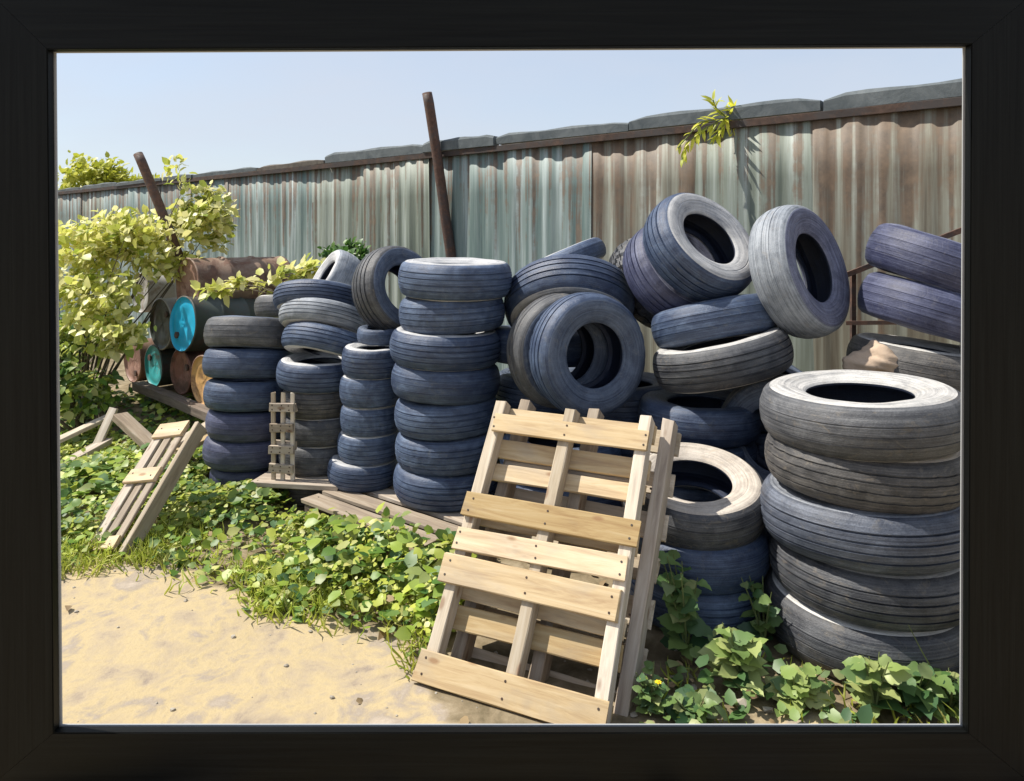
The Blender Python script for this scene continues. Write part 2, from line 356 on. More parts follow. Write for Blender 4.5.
# ------------------------------------------------------------------ tyres
SEG = 120
def lathe(prof, rfun, name, m):
    vs, fs = [], []; n = len(prof)
    for k in range(SEG):
        a = 2*math.pi*k/SEG
        for j, (r, z) in enumerate(prof):
            rr, zz = rfun(j, k, r, z); vs.append((rr*math.cos(a), rr*math.sin(a), zz))
    for k in range(SEG):
        k2 = (k+1)%SEG
        for j in range(n-1): fs.append((k*n+j, k2*n+j, k2*n+j+1, k*n+j+1))
    me = bpy.data.meshes.new(name); me.from_pydata(vs, [], fs); smooth(me); me.set_sharp_from_angle(angle=R_(38))
    uv = me.uv_layers.new(name='UVMap'); lens = np.cumsum([0]+[math.dist(p, q) for p, q in zip(prof, prof[1:])])
    i = 0
    for k in range(SEG):
        for j in range(n-1):
            for (kk, jj) in ((k,j),(k+1,j),(k+1,j+1),(k,j+1)):
                uv.data[i].uv = (kk/SEG, lens[jj]); i += 1
    return me
def tyre_meshes(kind):
    # unit tyre: radius 1, width 1 (from z=0 to 1); scaled per tyre
    gd = {'rib': 0.022, 'block': 0.018, 'knob': 0.045, 'bald': 0.007}[kind]
    cen = {'rib': [0.27,0.42,0.58,0.73], 'block': [0.26,0.42,0.60,0.75], 'knob': [0.34,0.5,0.66], 'bald': [0.32,0.5,0.67]}[kind]
    gw = {'rib': 0.020, 'block': 0.018, 'knob': 0.02, 'bald': 0.014}[kind]
    def crown(z): return 1.0 - 0.045*abs((z-0.5)/0.36)**2.2
    lo = [(0.885,0.032),(0.912,0.058),(0.934,0.088),(crown(0.14)-.002,0.135)]
    prof = list(lo)
    for cz in cen:
        prof += [(crown(cz-gw), cz-gw), (crown(cz)-gd, cz-gw*0.75), (crown(cz)-gd, cz+gw*0.75), (crown(cz+gw), cz+gw)]
    prof += [(r, 1-z) for r, z in lo[::-1]]
    wob = lambda k, q: 1+.006*math.sin(2*k*2*math.pi/SEG+q)+.004*math.sin(5*k*2*math.pi/SEG+2*q)
    nP = len(prof)
    def rf(j, k, r, z):
        if kind == 'rib':
            if (j in (2,3) or j in (nP-3,nP-4)) and k % 5 == 0: r -= 0.010
        elif kind == 'block':
            sh = (k + (2 if z > 0.5 else 0)) % 5
            if r > 0.92 and sh == 0: r -= 0.013
        elif kind == 'knob':
            if r > 0.9 and ((k//3 + (1 if z > 0.5 else 0)) % 2 == 0): r -= 0.045
        return r*wob(k, len(kind)), z
    tread = lathe(prof, rf, 'tread_'+kind, None)
    side = [(0.885,0.968),(0.865,0.985),(0.83,0.997),(0.78,1.0),(0.735,0.993),(0.728,0.983),(0.715,0.980),(0.708,0.986),(0.66,0.965),(0.62,0.945),(0.606,0.935),(0.565,0.91),(0.532,0.885),(0.518,0.845)]
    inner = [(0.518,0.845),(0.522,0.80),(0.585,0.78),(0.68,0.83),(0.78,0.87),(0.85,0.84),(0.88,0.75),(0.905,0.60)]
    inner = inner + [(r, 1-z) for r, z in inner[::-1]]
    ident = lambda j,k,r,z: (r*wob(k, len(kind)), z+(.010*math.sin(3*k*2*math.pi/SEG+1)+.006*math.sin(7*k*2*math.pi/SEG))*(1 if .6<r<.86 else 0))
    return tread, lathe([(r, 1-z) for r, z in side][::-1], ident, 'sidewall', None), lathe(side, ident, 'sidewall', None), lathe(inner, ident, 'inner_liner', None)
TM = {k: tyre_meshes(k) for k in ('rib', 'block', 'knob', 'bald')}
PROTO = {}
def tyre(label, centre, axis, R, W, kind='rib', tone='blue', group='scrap tyres piled along the fence', side=None):
    axis = Vector(axis).normalized(); key = (kind, tone, side)
    q = Vector((0,0,1)).rotation_difference(axis) @ Quaternion((0,0,1), random.random()*6.28)
    base = Vector(centre) - axis*W/2
    root = empty('tyre', base, label, 'tyre', group, q)
    root.scale = (R*(1+random.uniform(-.012,.012)), R*(1+random.uniform(-.02,.02)), W)
    if key not in PROTO:
        parts = []
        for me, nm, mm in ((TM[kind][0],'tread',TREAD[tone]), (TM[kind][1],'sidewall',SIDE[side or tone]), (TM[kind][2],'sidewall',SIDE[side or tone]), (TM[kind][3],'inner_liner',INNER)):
            parts.append(link(nm, me.copy(), mm, root))
        PROTO[key] = parts
    else:
        for p in PROTO[key]:
            c = p.copy(); COL.objects.link(c); c.parent = root
    return root
def stack(x, y, z0, rows, group):
    z = z0
    for (label, dx, dy, R, W, tilt, kind, tone, *sd) in rows:
        ax = Vector((tilt[0]+random.uniform(-.03,.03), tilt[1]+random.uniform(-.03,.02), 1)).normalized(); dx += random.uniform(-.012,.012)
        tyre(label, (x+dx, y+dy, z+W/2), ax, R, W, kind, tone, group, sd[0] if sd else None)
        z += W*0.985
    return z

# right foreground stack
XF, YF = 1.405, 2.885
GF = 'tyres of the front right stack'
stack(XF, YF, 0.0, [
 ('bottom tyre of the front right stack, its left shoulder pale in the sun', -0.012, 0.0, .385, .215, (0.0,-.02), 'bald', 'grey'),
 ('second tyre from the ground in the front right stack, narrow and dark', 0.018, -.01, .382, .200, (0.01,0.0), 'rib', 'grey'),
 ('middle tyre of the front right stack, the widest with many fine ribs', 0.0, -0.005, .392, .215, (-.01,.01), 'rib', 'slate'),
 ('second tyre from the top in the front right stack, muddy brown tread', 0.012, 0.0, .380, .195, (0.02,0.0), 'block', 'brown'),
 ('top tyre of the front right stack with a pale sunlit sidewall and open hole', 0.0, 0.0, .382, .205, (-.03,.012), 'bald', 'grey')], GF)
# tall blue stack left of the big pallet
XD, YD = -0.345, 4.08
GD = 'tyres of the tall blue stack'
names = ['bottom tyre of the tall blue stack, on the low board', 'second tyre from the bottom of the tall blue stack left of the leaning pallet',
 'third tyre from the bottom of the tall blue stack left of the leaning pallet', 'fourth tyre of seven, middle of the tall blue stack',
 'third tyre from the top of the tall blue stack beside the leaning pallet', 'second tyre from the top of the tall blue stack, under the pale capped one', 'top tyre of the tall blue stack with a pale sunlit upper sidewall']
offs = [(-.03,0,.302),(-.02,.01,.305),(-.03,0,.296),(-.02,0,.312),(-.03,0,.318),(.015,.01,.303),(.03,0,.325)]
stack(XD, YD, 0.155, [(names[i], offs[i][0], offs[i][1], offs[i][2], .191 if i < 6 else .20, (random.uniform(-.02,.02), random.uniform(-.02,.01)-(.03 if i == 6 else 0)),
      ['rib','block','rib','bald','rib','block','rib'][i], 'blue', *(['pale'] if i in (6,4) else [])) for i in range(7)], GD)
# small-tyre stack just left of the tall one
XC, YC = -0.845, 4.30
GC = 'tyres of the narrow stack'
cn = ['bottom tyre of the narrow stack, wider than the rest, on the low board', 'second tyre from the bottom of the narrow stack left of the tall blue one',
 'third tyre from the bottom of the narrow stack left of the tall blue one', 'fourth tyre from the bottom of the narrow stack', 'uppermost full tyre of the narrow stack, under the tiny one']
stack(XC, YC, 0.155, [(cn[i], [-.03,.0,.01,.02,.02][i], 0, [.215,.19,.185,.19,.195][i], [.15,.165,.165,.175,.175][i], (.02*(-1)**i, -.02), ['rib','rib','block','bald','rib'][i], 'blue', 'pale') for i in range(5)], GC)
tyre('tiny tyre sitting on top of the narrow stack under the leaning one', (-0.80, 4.30, 1.035), (0.05,-.05,1), .125, .09, 'bald', 'blue', GC)
# stack on the board
XB, YB = -1.215, 4.52
GB = 'tyres of the stack on the small board'
stack(XB, YB, 0.0, [('lowest tyre under the small board, half sunk in weeds', -0.03, 0, .23, .15, (0,0), 'bald', 'brown')], GB)
zb = stack(XB, YB, 0.185, [
 ('first tyre on the small board, right of the upright slatted pallet', 0.02, 0, .255, .17, (0,.02), 'bald', 'grey'),
 ('second tyre above the small board, right of the upright slatted pallet', 0.03, 0, .25, .17, (0,.02), 'bald', 'grey'),
 ('third tyre above the small board, brownish and smooth', 0.03, 0, .25, .17, (0.02,.03), 'block', 'brown'),
 ('fourth tyre above the small board, blue with a pale top edge', 0.02, 0, .262, .175, (0.03,-.03), 'rib', 'blue', 'pale')], GB)
tyre('tilted ribbed tyre lowest of three slumped on the board stack', (-1.165, 4.56, zb+.075), (.18,.34,.9), .285, .16, 'rib', 'blue', GB, 'pale')
tyre('tilted pale tyre in the middle of three slumped on the board stack', (-1.205, 4.62, zb+.23), (.10,.36,.9), .285, .15, 'rib', 'pale', GB)
tyre('tilted ribbed tyre topmost of three slumped on the board stack', (-1.255, 4.70, zb+.345), (.02,.32,.92), .29, .15, 'rib', 'blue', GB, 'pale')
# leftmost stack, slumping backwards
GA = 'tyres of the leftmost stack'
XA, YA = -1.725, 4.72
an_ = ['bottom tyre of the leftmost stack, almost lost in the weeds', 'second tyre from the bottom of the leftmost stack, violet grey', 'third tyre from the bottom of the leftmost stack, brownish violet',
  'fourth tyre from the bottom of the leftmost stack', 'second tyre from the top of the leftmost stack beside the drums', 'top tyre of the leftmost stack, its back edge tipped down']
z = 0.0
for i in range(6):
    W = [.15,.185,.18,.185,.185,.195][i]; ti = [0,.02,.03,.10,.15,.19][i]
    tyre(an_[i], (XA+[.0,0,.01,.01,.0,.01][i], YA+[0,0,0,.0,.02,.05][i], z+W/2+(.01 if i > 3 else 0)), (0.02, ti, 1), [.24,.275,.275,.285,.29,.30][i], W, 'bald', ['purple','purple','purple','blue','blue','grey'][i], GA, 'blue')
    z += W*0.985
# leaning tyres on top of the left stacks
GL = 'loose tyres on top of the left stacks'
tyre('small pale tyre leaning between the board stack and the green bush', at(335,281,4.95), (-.72,-.40,.50), .215, .20, 'bald', 'pale', GL)
tyre('dark tyre lying behind the leftmost stack under the yellow leaves', at(292,306,5.45), (-.05,.10,.98), .27, .17, 'bald', 'grey', GL)
tyre('tyre standing on edge behind the tall blue stack, hole facing right', at(396,291,4.46), (.74,-.62,.26), .285, .22, 'rib', 'grey', GL, 'blue')
# middle pile behind the big pallet
GM = 'tyres of the middle pile'
XG, YG = 0.26, 3.78
stack(XG, YG, 0.0, [('dark tyre on the ground behind the leaning pallets', 0,0,.31,.19,(0,0),'rib','blue'), ('second dark tyre from the ground seen through the pallet slats', .02,.02,.32,.19,(0,0),'block','blue'),
  ('third dark tyre behind the leaning pallets, under the upright pair', .0,.04,.32,.19,(0,0),'rib','blue')], GM)
tyre('tyre standing upright above the pallet, its round hole facing the viewer', at(588,354,3.68), (.40,-.91,.05), .318, .21, 'rib', 'blue', GM)
tyre('tyre standing upright just behind the round holed one, only its left edge showing', at(588,354,3.68)+Vector((-.40,.91,-.05))*.212+Vector((-.035,0,.0)), (.40,-.91,.05), .31, .20, 'bald', 'grey', GM, 'blue')
tyre('flat shaded tyre behind the round holed pair, closing off their dark hole', (.16,4.24,.98), (.05,.06,1), .31, .20, 'bald', 'blue', GM)  # added to plug the hole so that its centre stays dark
tyre('broad ribbed tyre arching above the upright pair, tipped away', at(569,304,4.18), (.04,.62,.78), .375, .235, 'rib', 'blue', GM, 'pale')
tyre('flat tyre tilted behind the arching ribbed one, only its sunlit edge showing', at(562,264,4.62), (-.40,.10,.9), .30, .14, 'bald', 'blue', GM, 'pale')
# right-hand pile
GR = 'tyres of the right pile against the fence'
XH, YH = 0.98, 3.75
stack(XH, YH, 0.0, [('shaded tyre on the ground under the right pile', 0,0,.31,.20,(0,0),'rib','blue'), ('second shaded tyre from the ground under the right pile', .02,0,.315,.20,(0,0),'bald','blue'),
  ('third shaded tyre from the ground under the right pile', -.02,0,.31,.20,(0,0),'rib','blue'), ('fourth shaded tyre under the two tilted wide ones', .0,0,.315,.19,(0.0,0.0),'bald','blue')], GR)
tyre('tilted wide tyre with its right end raised, lower of two lying in the right pile', at(721,358,3.66), (-.23,.06,.97), .345, .205, 'rib', 'grey', GR)
tyre('tilted wide tyre upper of two lying in the right pile, rounded top edge', at(714,322,3.78), (-.16,.20,.95), .325, .195, 'bald', 'blue', GR)
tyre('bare shaded tyre sagging right of the two tilted wide ones', at(768,379,3.98), (.42,-.20,.86), .30, .19, 'bald', 'blue', GR)
tyre('large tyre on top of the pile with wide pale rim around its dark hole', at(700,247,3.78), (.44,-.68,.58), .318, .225, 'rib', 'blue', GR, 'pale')
tyre('tyre tucked under the large pale rimmed one, only its tread showing', at(676,273,3.98), (.44,-.68,.58), .315, .22, 'rib', 'purple', GR)
tyre('chunky treaded tyre peeping out left behind the pale rimmed one', at(652,283,4.35), (.55,-.55,.50), .30, .20, 'knob', 'grey', GR, 'pale')
tyre('upright leaning tyre with bare pale tread right of the pale rimmed one', at(800,271,3.66), (.64,-.72,.27), .338, .215, 'bald', 'pale', GR, 'purple')
# stack with the sunlit ring right of the pallet
GE = 'tyres of the low stack right of the pallet'
XE, YE = 0.80, 3.13
stack(XE, YE, 0.0, [('bottom tyre of the low stack right of the big pallet, behind the weeds', 0,0,.30,.19,(0,0),'rib','blue'),
  ('middle tyre of the low stack right of the big pallet', .01,.0,.305,.19,(0.0,-.03),'bald','blue')], GE)
tyre('top tyre of the low stack with a bright sunlit ring right of the pallet', (XE-.01, YE+.02, .49), (-.02,-.24,.97), .315, .19, 'bald', 'grey', GE, 'brown')
tyre('tyre on edge wedged behind the front right stack, only a sliver showing', (1.30,3.50,.64), (-.55,-.80,.1), .30, .18, 'bald', 'grey', GE, 'blue')
for (sx_, sy_, n_, lab) in ((.20,4.42,4,'shaded tyre in the dark column under the arching ribbed tyre'), (.64,4.18,4,'shaded tyre in the dark column between the middle and the right pile'), (1.46,4.00,4,'shaded tyre in the dark column below the upright pale treaded tyre')):
    for i in range(n_):
        tyre(lab, (sx_+random.uniform(-.02,.02), sy_, .10+i*.197), (random.uniform(-.02,.02),0,1), .32, .20, ['rib','bald','block'][i%3], 'blue', GR)
# far right pair
GP = 'tyres of the column at the far right'
XP, YP = 2.03, 3.55
for i in range(4):
    tyre('lower tyre of the far right column, mostly hidden by the front stack', (XP+[0,.02,-.01,.01][i], YP, .105+i*.203), (0,0,1), .33, .205, 'rib', 'purple', GP)
tyre('tan grey tyre under the violet pair at the far right', (XP-.01, YP, .985), (.12,-.03,1), .335, .205, 'bald', 'brown', GP, 'grey')
tyre('lower violet tyre of the tilted pair at the far right', (XP+.03, YP-.02, 1.255), (.28,-.06,.96), .335, .22, 'bald', 'purple', GP)
tyre('upper violet tyre of the tilted pair at the far right with lit top rim', (XP+.06, YP-.03, 1.480), (.33,-.12,.94), .335, .225, 'bald', 'purple', GP)

# ------------------------------------------------------------------ pallets
def pallet(label, origin, u, v, n, W, L, mats, front, rear, thick=0.095, group=None, over=0.0, sw=0.036):
    """origin = lower left corner of the front face; u width, v length (up the pallet), n towards the front"""
    u, v, n = (Vector(a).normalized() for a in (u, v, n))
    root = empty('pallet', origin, label, 'pallet', group, Matrix((u, v, n)).transposed().to_quaternion())
    qx = Quaternion(); qy = Quaternion((0,0,1), math.pi/2)
    bt = 0.018
    for x in (sw/2, W/2, W-sw/2):
        o = board('stringer', L, sw, thick-2*bt-0.004, (x, L/2, -thick/2), qy, mats[1], root, warp=0.002)
    for lst, z, m in ((front, -bt/2, mats[0]), (rear, -thick+bt/2, mats[2])):
        for (c, w, dx, dl) in lst:
            nl = [(sx*(W/2-0.02)+random.uniform(-.006,.006), sy*w*0.25) for sx in (-1, 0, 1) for sy in (-1, 1)]
            rq = Quaternion((0,0,1), random.uniform(-.012,.012))
            if z < -0.05: rq = rq @ Quaternion((1,0,0), math.pi)
            board('deck_board', W+over+dl, w, bt, (W/2+dx, c, z), rq, m, root, nl, 0.003)
    return root
bdir = Vector((.43,.90,0)).normalized(); udir = Vector((.90,-.43,0)).normalized()
th = R_(55); vdir = bdir*math.cos(th)+Vector((0,0,1))*math.sin(th); ndir = -bdir*math.sin(th)+Vector((0,0,1))*math.cos(th)
PO = Vector((-.348, 2.60, 0.012))
GPAL = 'wooden pallets in the yard'
pallet('pale new pine pallet leaning in front, five deck boards lit by the sun', PO, udir, vdir, ndir, .70, 1.09, (W_NEW, W_PALE, W_NEW),
  [(.048,.105,-.005,.02),(.385,.105,-.016,.01),(.505,.085,-.004,.0),(.635,.095,.008,.02),(.985,.080,.012,-.03)],
  [(.05,.09,0,0),(.235,.085,0,0),(.33,.07,0,0),(.62,.09,0,0),(.80,.07,0,0),(.90,.08,0,0),(1.045,.08,0,0)], 0.105, GPAL, 0.0, .048)
pallet('greyer weathered pallet leaning behind the pale pine one, its right edge showing', PO + ndir*-0.110 + udir*0.042 + vdir*.045, (udir+vdir*-.02), (vdir+udir*.02), ndir, .70, 1.10, (W_OLD, W_OLD, W_PALE),
  [(.33,.08,-.03,-.10),(.78,.08,-.03,-.10)],
  [(.07,.09,.0,.0),(.22,.09,.004,.01),(.38,.10,.0,.012),(.53,.09,.004,.0),(.69,.10,.0,.02),(.86,.09,.006,.01),(1.03,.10,.0,.02)], 0.125, GPAL, 0.0, .050)
# small broken pallet leaning on the left: long slats up, short cross pieces
a = at(103,562,3.62); a.z = 0.02; tip = at(181,425,4.22)
vv = (tip-a).normalized(); uu = Vector((.82,-.50,.0)); uu = (uu-vv*uu.dot(vv)).normalized(); nn = uu.cross(vv)
root = empty('pallet', a, 'narrow broken pallet leaning among the weeds at the left', 'pallet', GPAL, Matrix((uu, vv, nn)).transposed().to_quaternion())
Ls = (tip-a).length; qy = Quaternion((0,0,1), math.pi/2)
for x, w in ((-.105,.052),(-.03,.050),(.045,.048)):
    board('slat', Ls*.97, w, .018, (x, Ls/2, 0.0), qy, W_OLD, root)
board('stringer', Ls*1.0, .03, .085, (.125, Ls/2, -.03), qy, W_PALE, root)
board('stringer', Ls*.98, .03, .07, (-.15, Ls/2-.01, -.04), qy, W_OLD, root)
for yy, ww in ((.045,.07),(.44,.085),(Ls-.045,.10)):
    board('cross_piece', .21, ww, .02, (-.03, yy, .020), Quaternion((0,0,1), random.uniform(-.05,.05)), W_NEW, root, [(-.07,.01),(.07,-.01)])
# narrow upright pallet between the two left stacks
a = at(269,480,4.25); a.z = 0.184
root = pallet('narrow slatted pallet standing upright between the two left stacks', a, (.98,-.20,0), (0,0,1), (-.20,-.98,0), .15, .51, (W_OLD, W_PALE, W_OLD),
  [(.07,.05,0,0),(.18,.05,0,0),(.31,.05,0,0),(.43,.05,0,0)], [(.2,.05,0,0),(.42,.05,0,0)], 0.055, GPAL, 0.0, .026)
# low board platform under the narrow and the tall stack
root = empty('pallet', (-.53, 4.06, 0.0), 'low flat pallet under the tall blue stack and the narrow stack', 'pallet', GPAL, Quaternion((0,0,1), math.atan2(-.70,.90)))
for yy, ww in ((-.37,.12),(-.22,.11),(-.07,.11),(.08,.11),(.23,.11),(.36,.10)):
    board('deck_board', .98, ww, .022, (0, yy, .142), Quaternion((0,0,1), random.uniform(-.01,.01)), W_OLD, root, [(-.44,.02),(.44,-.02)])
for xx in (-.44, 0, .44):
    board('stringer', .84, .06, .125, (xx, 0, .066), Quaternion((0,0,1), math.pi/2), W_DARK, root)
o = board('plank', .54, .58, .03, (XB-.0, YB-.05, .167), Quaternion((0,0,1), -.18), W_OLD); tag(o, 'small broad board carrying a stack of tyres over the weeds', 'plank', 'loose planks at the left')
# loose planks at the left
GK = 'loose planks at the left'
plank(at(40,448,4.95), at(112,416,5.5), .07, .03, W_PALE, 'pale thin plank sloping up from the left edge of the yard', group=GK)
plank(at(40,478,4.75), at(108,440,5.2), .09, .035, W_OLD, 'grey plank lying lower by the left edge', group=GK)
p0 = at(92,456,5.1); p1 = at(114,408,5.3)
plank(p0, p1, .06, .03, W_PALE, 'short plank poking up steeply near the left edge', up=(0,-1,.2), group=GK)
plank(at(120,416,5.2), at(158,452,4.85), .10, .05, W_OLD, 'brown plank lying under the top of the broken pallet', group=GK)
plank(at(172,446,4.75), at(222,417,5.3), .08, .035, W_PALE, 'sunlit plank pointing to the foot of the leftmost stack', group=GK)
plank(at(176,452,4.70), at(226,427,5.2), .10, .03, W_NEW, 'lowest of the sunlit planks by the foot of the leftmost stack', group=GK)
plank(at(138,386,6.3), at(232,424,5.25), .10, .07, W_DARK, 'long dark beam sloping under the row of drums', group=GK)

# ------------------------------------------------------------------ drums
DG = 'rusty drums heaped at the left'
def drum(label, face, axis, R, L, mbody, mlid):
    axis = Vector(axis).normalized()            # axis points from the visible end into the drum
    root = empty('drum', face, label, 'drum', DG, Vector((0,0,1)).rotation_difference(axis) @ Quaternion((0,0,1), random.random()*6.28))
    n = 48
    def lat(prof, name, m, capfirst=False):
        bm = bmesh.new(); rings = []
        for (r, z) in prof:
            rings.append([bm.verts.new((r*math.cos(2*math.pi*k/n), r*math.sin(2*math.pi*k/n), z+0.0015*math.sin(5*k/n*6.28))) for k in range(n)])
        for a, b in zip(rings, rings[1:]):
            for k in range(n): bm.faces.new((a[k], a[(k+1)%n], b[(k+1)%n], b[k]))
        if capfirst: bm.faces.new(rings[0])
        bmesh.ops.recalc_face_normals(bm, faces=bm.faces)
        me = from_bm(bm, name); smooth(me); return link(name, me, m, root)
    rb = 0.012
    prof = [(R*.985,0.0),(R+.006,0.002),(R+.006,0.014),(R,0.02)]
    for zc in (L*.34, L*.66): prof += [(R,zc-.025),(R+rb,zc-.006),(R+rb,zc+.006),(R,zc+.025)]
    prof += [(R,L-.02),(R+.006,L-.014),(R+.006,L),(R*.985,L)]
    lat(prof, 'body', mbody)
    lat([(R*.0005,.022),(R*.55,.021),(R*.6,.016),(R*.80,.020),(R*.93,.022),(R*.985,.001)], 'lid', mlid)
    bm = bmesh.new(); bmesh.ops.create_cone(bm, cap_ends=True, segments=16, radius1=.028, radius2=.026, depth=.02, matrix=Matrix.Translation((R*.62,0,.012)))
    link('bung', from_bm(bm, 'bung'), IRON, root)
    lat([(R*.985,L-.001),(R*.93,L-.02),(R*.0005,L-.02)], 'lid', mbody)
    return root
AX = (.66,.75,0.0)
drum('drum at the lower right of the heap with a tan orange end', at(202,381,5.62), AX, .195, .70, D_BROWN, D_TAN)
drum('drum in the bottom row with a dark oxide red end', at(180,372,6.0), AX, .185, .70, D_RED, D_RED)
drum('drum in the bottom row with a teal end', at(153,366,6.45), AX, .185, .70, D_DARK, D_TEAL)
drum('drum at the lower left of the heap with a faded pinkish red end', at(132,361,6.85), AX, .20, .70, D_BROWN, D_PINK)
drum('drum in the middle of the heap with a bright blue end', at(182,324,5.9), (.64,.76,-.08), .225, .72, D_DARK, D_BLUE)
drum('dark green black drum left of the blue ended one', at(160,324,6.38), AX, .225, .72, D_GREY, D_DARK)
drum('galvanised grey drum at the upper left of the heap, lying in the leaves', at(140,293,6.95), AX, .19, .72, D_GREY, D_GREY)
drum('large rust brown drum on top of the heap with its end dented', at(187,287,6.14), (.70,.71,.0), .245, .86, D_BROWN, D_PINK)

# ------------------------------------------------------------------ fence
FA = Vector((2.49, 3.97, 0)); fd = Vector((-.783,.622,0)).normalized(); fn = Vector((-fd.y, fd.x, 0)); 
if fn.y > 0: fn = -fn
HF = 2.40
fence = empty('corrugated_fence', FA, 'tall rusty corrugated sheet metal fence with slab coping behind the tyres', 'fence', None, basis(fd, (0,0,1)))
s = -3.6; i = 0
while s < 19:
    w = 0.86+random.uniform(-.05,.05); dz = random.uniform(-.015,.015)
    per = random.choice([.15,.19,.23]); n = int(w/per*14); bm = bmesh.new(); cols = []
    lean = random.uniform(-.004,.004); dep = .0034*random.uniform(.8,1.2); off = (i % 2)*.006
    zs = [0.0, .5, 1.0, 1.5, 2.0, HF-.03+dz]
    for k in range(n+1):
        x = (w+.05)*k/n
        sn = math.sin(2*math.pi*x/per+i); d = dep*max(-1,min(1,sn*2.2)) + .004*math.sin(x*9+i*2.1)
        cols.append([[bm.verts.new((x, d+off+lean*z+.006*math.sin(z*2+i*1.7+x*3)+o_, z)) for z in zs] for o_ in (0, .003)])
    for a, b in zip(cols, cols[1:]):
        for q in (0, 1):
            for j in range(len(zs)-1): bm.faces.new((a[q][j], b[q][j], b[q][j+1], a[q][j+1]))
        bm.faces.new((a[0][-1], b[0][-1], b[1][-1], a[1][-1]))
    bmesh.ops.recalc_face_normals(bm, faces=bm.faces)
    me = from_bm(bm, 'panel'); smooth(me)
    m = FENCE[random.choices([0,1,2], (0,.3,.7) if s < 1.0 else (.0,.55,.45) if s < 2.3 else (.72,.2,.08))[0]]
    o = link('panel', me, m, fence); o.location = (s, 0, 0)
    s += w; i += 1
# ground-to-top: fence local frame: x along, y away from / towards the yard, z up
sgn = 1 if (basis(fd,(0,0,1)) @ Vector((0,1,0))).dot(fn) > 0 else -1
o = board('rail', 22.8, .016, .05, (7.7, sgn*.026, HF-.035), Quaternion(), DARK_RAIL, fence, warp=.004)
o = board('rail', 22.8, .07, .06, (7.7, -sgn*.05, .9), Quaternion(), W_DARK, fence, warp=.004)
s = -3.6
while s < 18.8:
    w = random.uniform(.75,1.5); th_ = (random.uniform(.075,.10) if s < 5.2 else random.uniform(.045,.08)); 
    bm = bmesh.new(); n = 10; rows = []
    ph = random.random()*6; dp = .075
    for k in range(n+1):
        x = w*k/n; e = 1.0 if 0 < k < n else .75
        rows.append([bm.verts.new((x, y, z)) for (y, z) in ((-dp/2, .0),(dp/2, .0),(dp/2+.004, th_*e*.8),(dp*.36, th_*e+.006*math.sin(ph+k*1.3)),(-dp*.36, th_*e+.006*math.sin(ph+k*.9)),(-dp/2-.004, th_*e*.8))])
    for a, b in zip(rows, rows[1:]):
        for k in range(6): bm.faces.new((a[k], a[(k+1)%6], b[(k+1)%6], b[k]))
    bm.faces.new(rows[0]); bm.faces.new(rows[-1]); bmesh.ops.recalc_face_normals(bm, faces=bm.faces)
    me = from_bm(bm, 'coping_slab'); smooth(me); me.shade_flat() if hasattr(me, 'shade_flat') else None
    o = link('coping_slab', me, COPING_B if random.random() < .25 and s < 6 else COPING, fence)
    o.location = (s, random.uniform(-.01,.01), HF-.012+random.uniform(0,.006)); o.rotation_euler = (0, random.uniform(-.012,.012), 0)
    s += w+random.uniform(.006,.03)

# ------------------------------------------------------------------ leaning steel posts and the bracket
def post(label, foot, top, r):
    bm = bmesh.new(); foot, top = Vector(foot), Vector(top)
    pts = [foot.lerp(top, t) + Vector((.006*math.sin(9*t), 0, 0)) for t in (0,.2,.4,.6,.8,.97)]
    tube_bm(bm, pts+[top], [r*1.05,r,r*1.02,r,r*.98,r,r*.97], 14)
    d = (top-foot).normalized()
    me = from_bm(bm, 'steel_post'); smooth(me)
    return tag(link('steel_post', me, IRON), label, 'post', 'leaning rusty posts')
t0 = at(427,93,6.35); m0 = at(451,252,6.35); post('tall rusty steel post leaning left above the tall blue stack', m0+(m0-t0)*((m0.z+.05)/(t0.z-m0.z)), t0, .046)
t1 = at(138,154,6.62); m1 = at(167,226,6.52); post('short rusty steel post leaning left, rising out of the yellow bush', m1+(m1-t1)*((m1.z+.05)/(t1.z-m1.z)), t1, .043)
root = empty('steel_bracket', at(852,365,4.15), 'rusty angle iron bracket against the fence beside the upright tyre', 'bracket')
def bar(a, b, r, name):
    bm = bmesh.new(); tube_bm(bm, [a-root.location, b-root.location], [r, r], 4)
    link(name, from_bm(bm, name), IRON, root)
bar(at(853,272,4.15), Vector((at(853,272,4.15).x, 4.15, 0)), .018, 'upright')
bar(at(846,323,4.13), at(935,322,3.95), .016, 'crossbar')
bar(at(846,275,4.13), at(972,226,3.85), .020, 'brace')

# crumpled sack end
bm = bmesh.new(); bmesh.ops.create_icosphere(bm, subdivisions=4, radius=1)
for v in bm.verts:
    c = v.co.copy(); f = 1+.12*math.sin(5*c.x+2*c.z)+.08*math.sin(9*c.y+4*c.x)+.05*math.sin(15*c.z+7*c.x)
    v.co = Vector((c.x*.14*f*(1-.45*max(c.z,0)), c.y*.10*f, c.z*.085*f))
me = from_bm(bm, 'sack'); smooth(me); o = link('sack', me, SACK); o.location = at(877,362,3.42); tag(o, 'crumpled pale tan sack behind the top of the front right stack', 'sack')

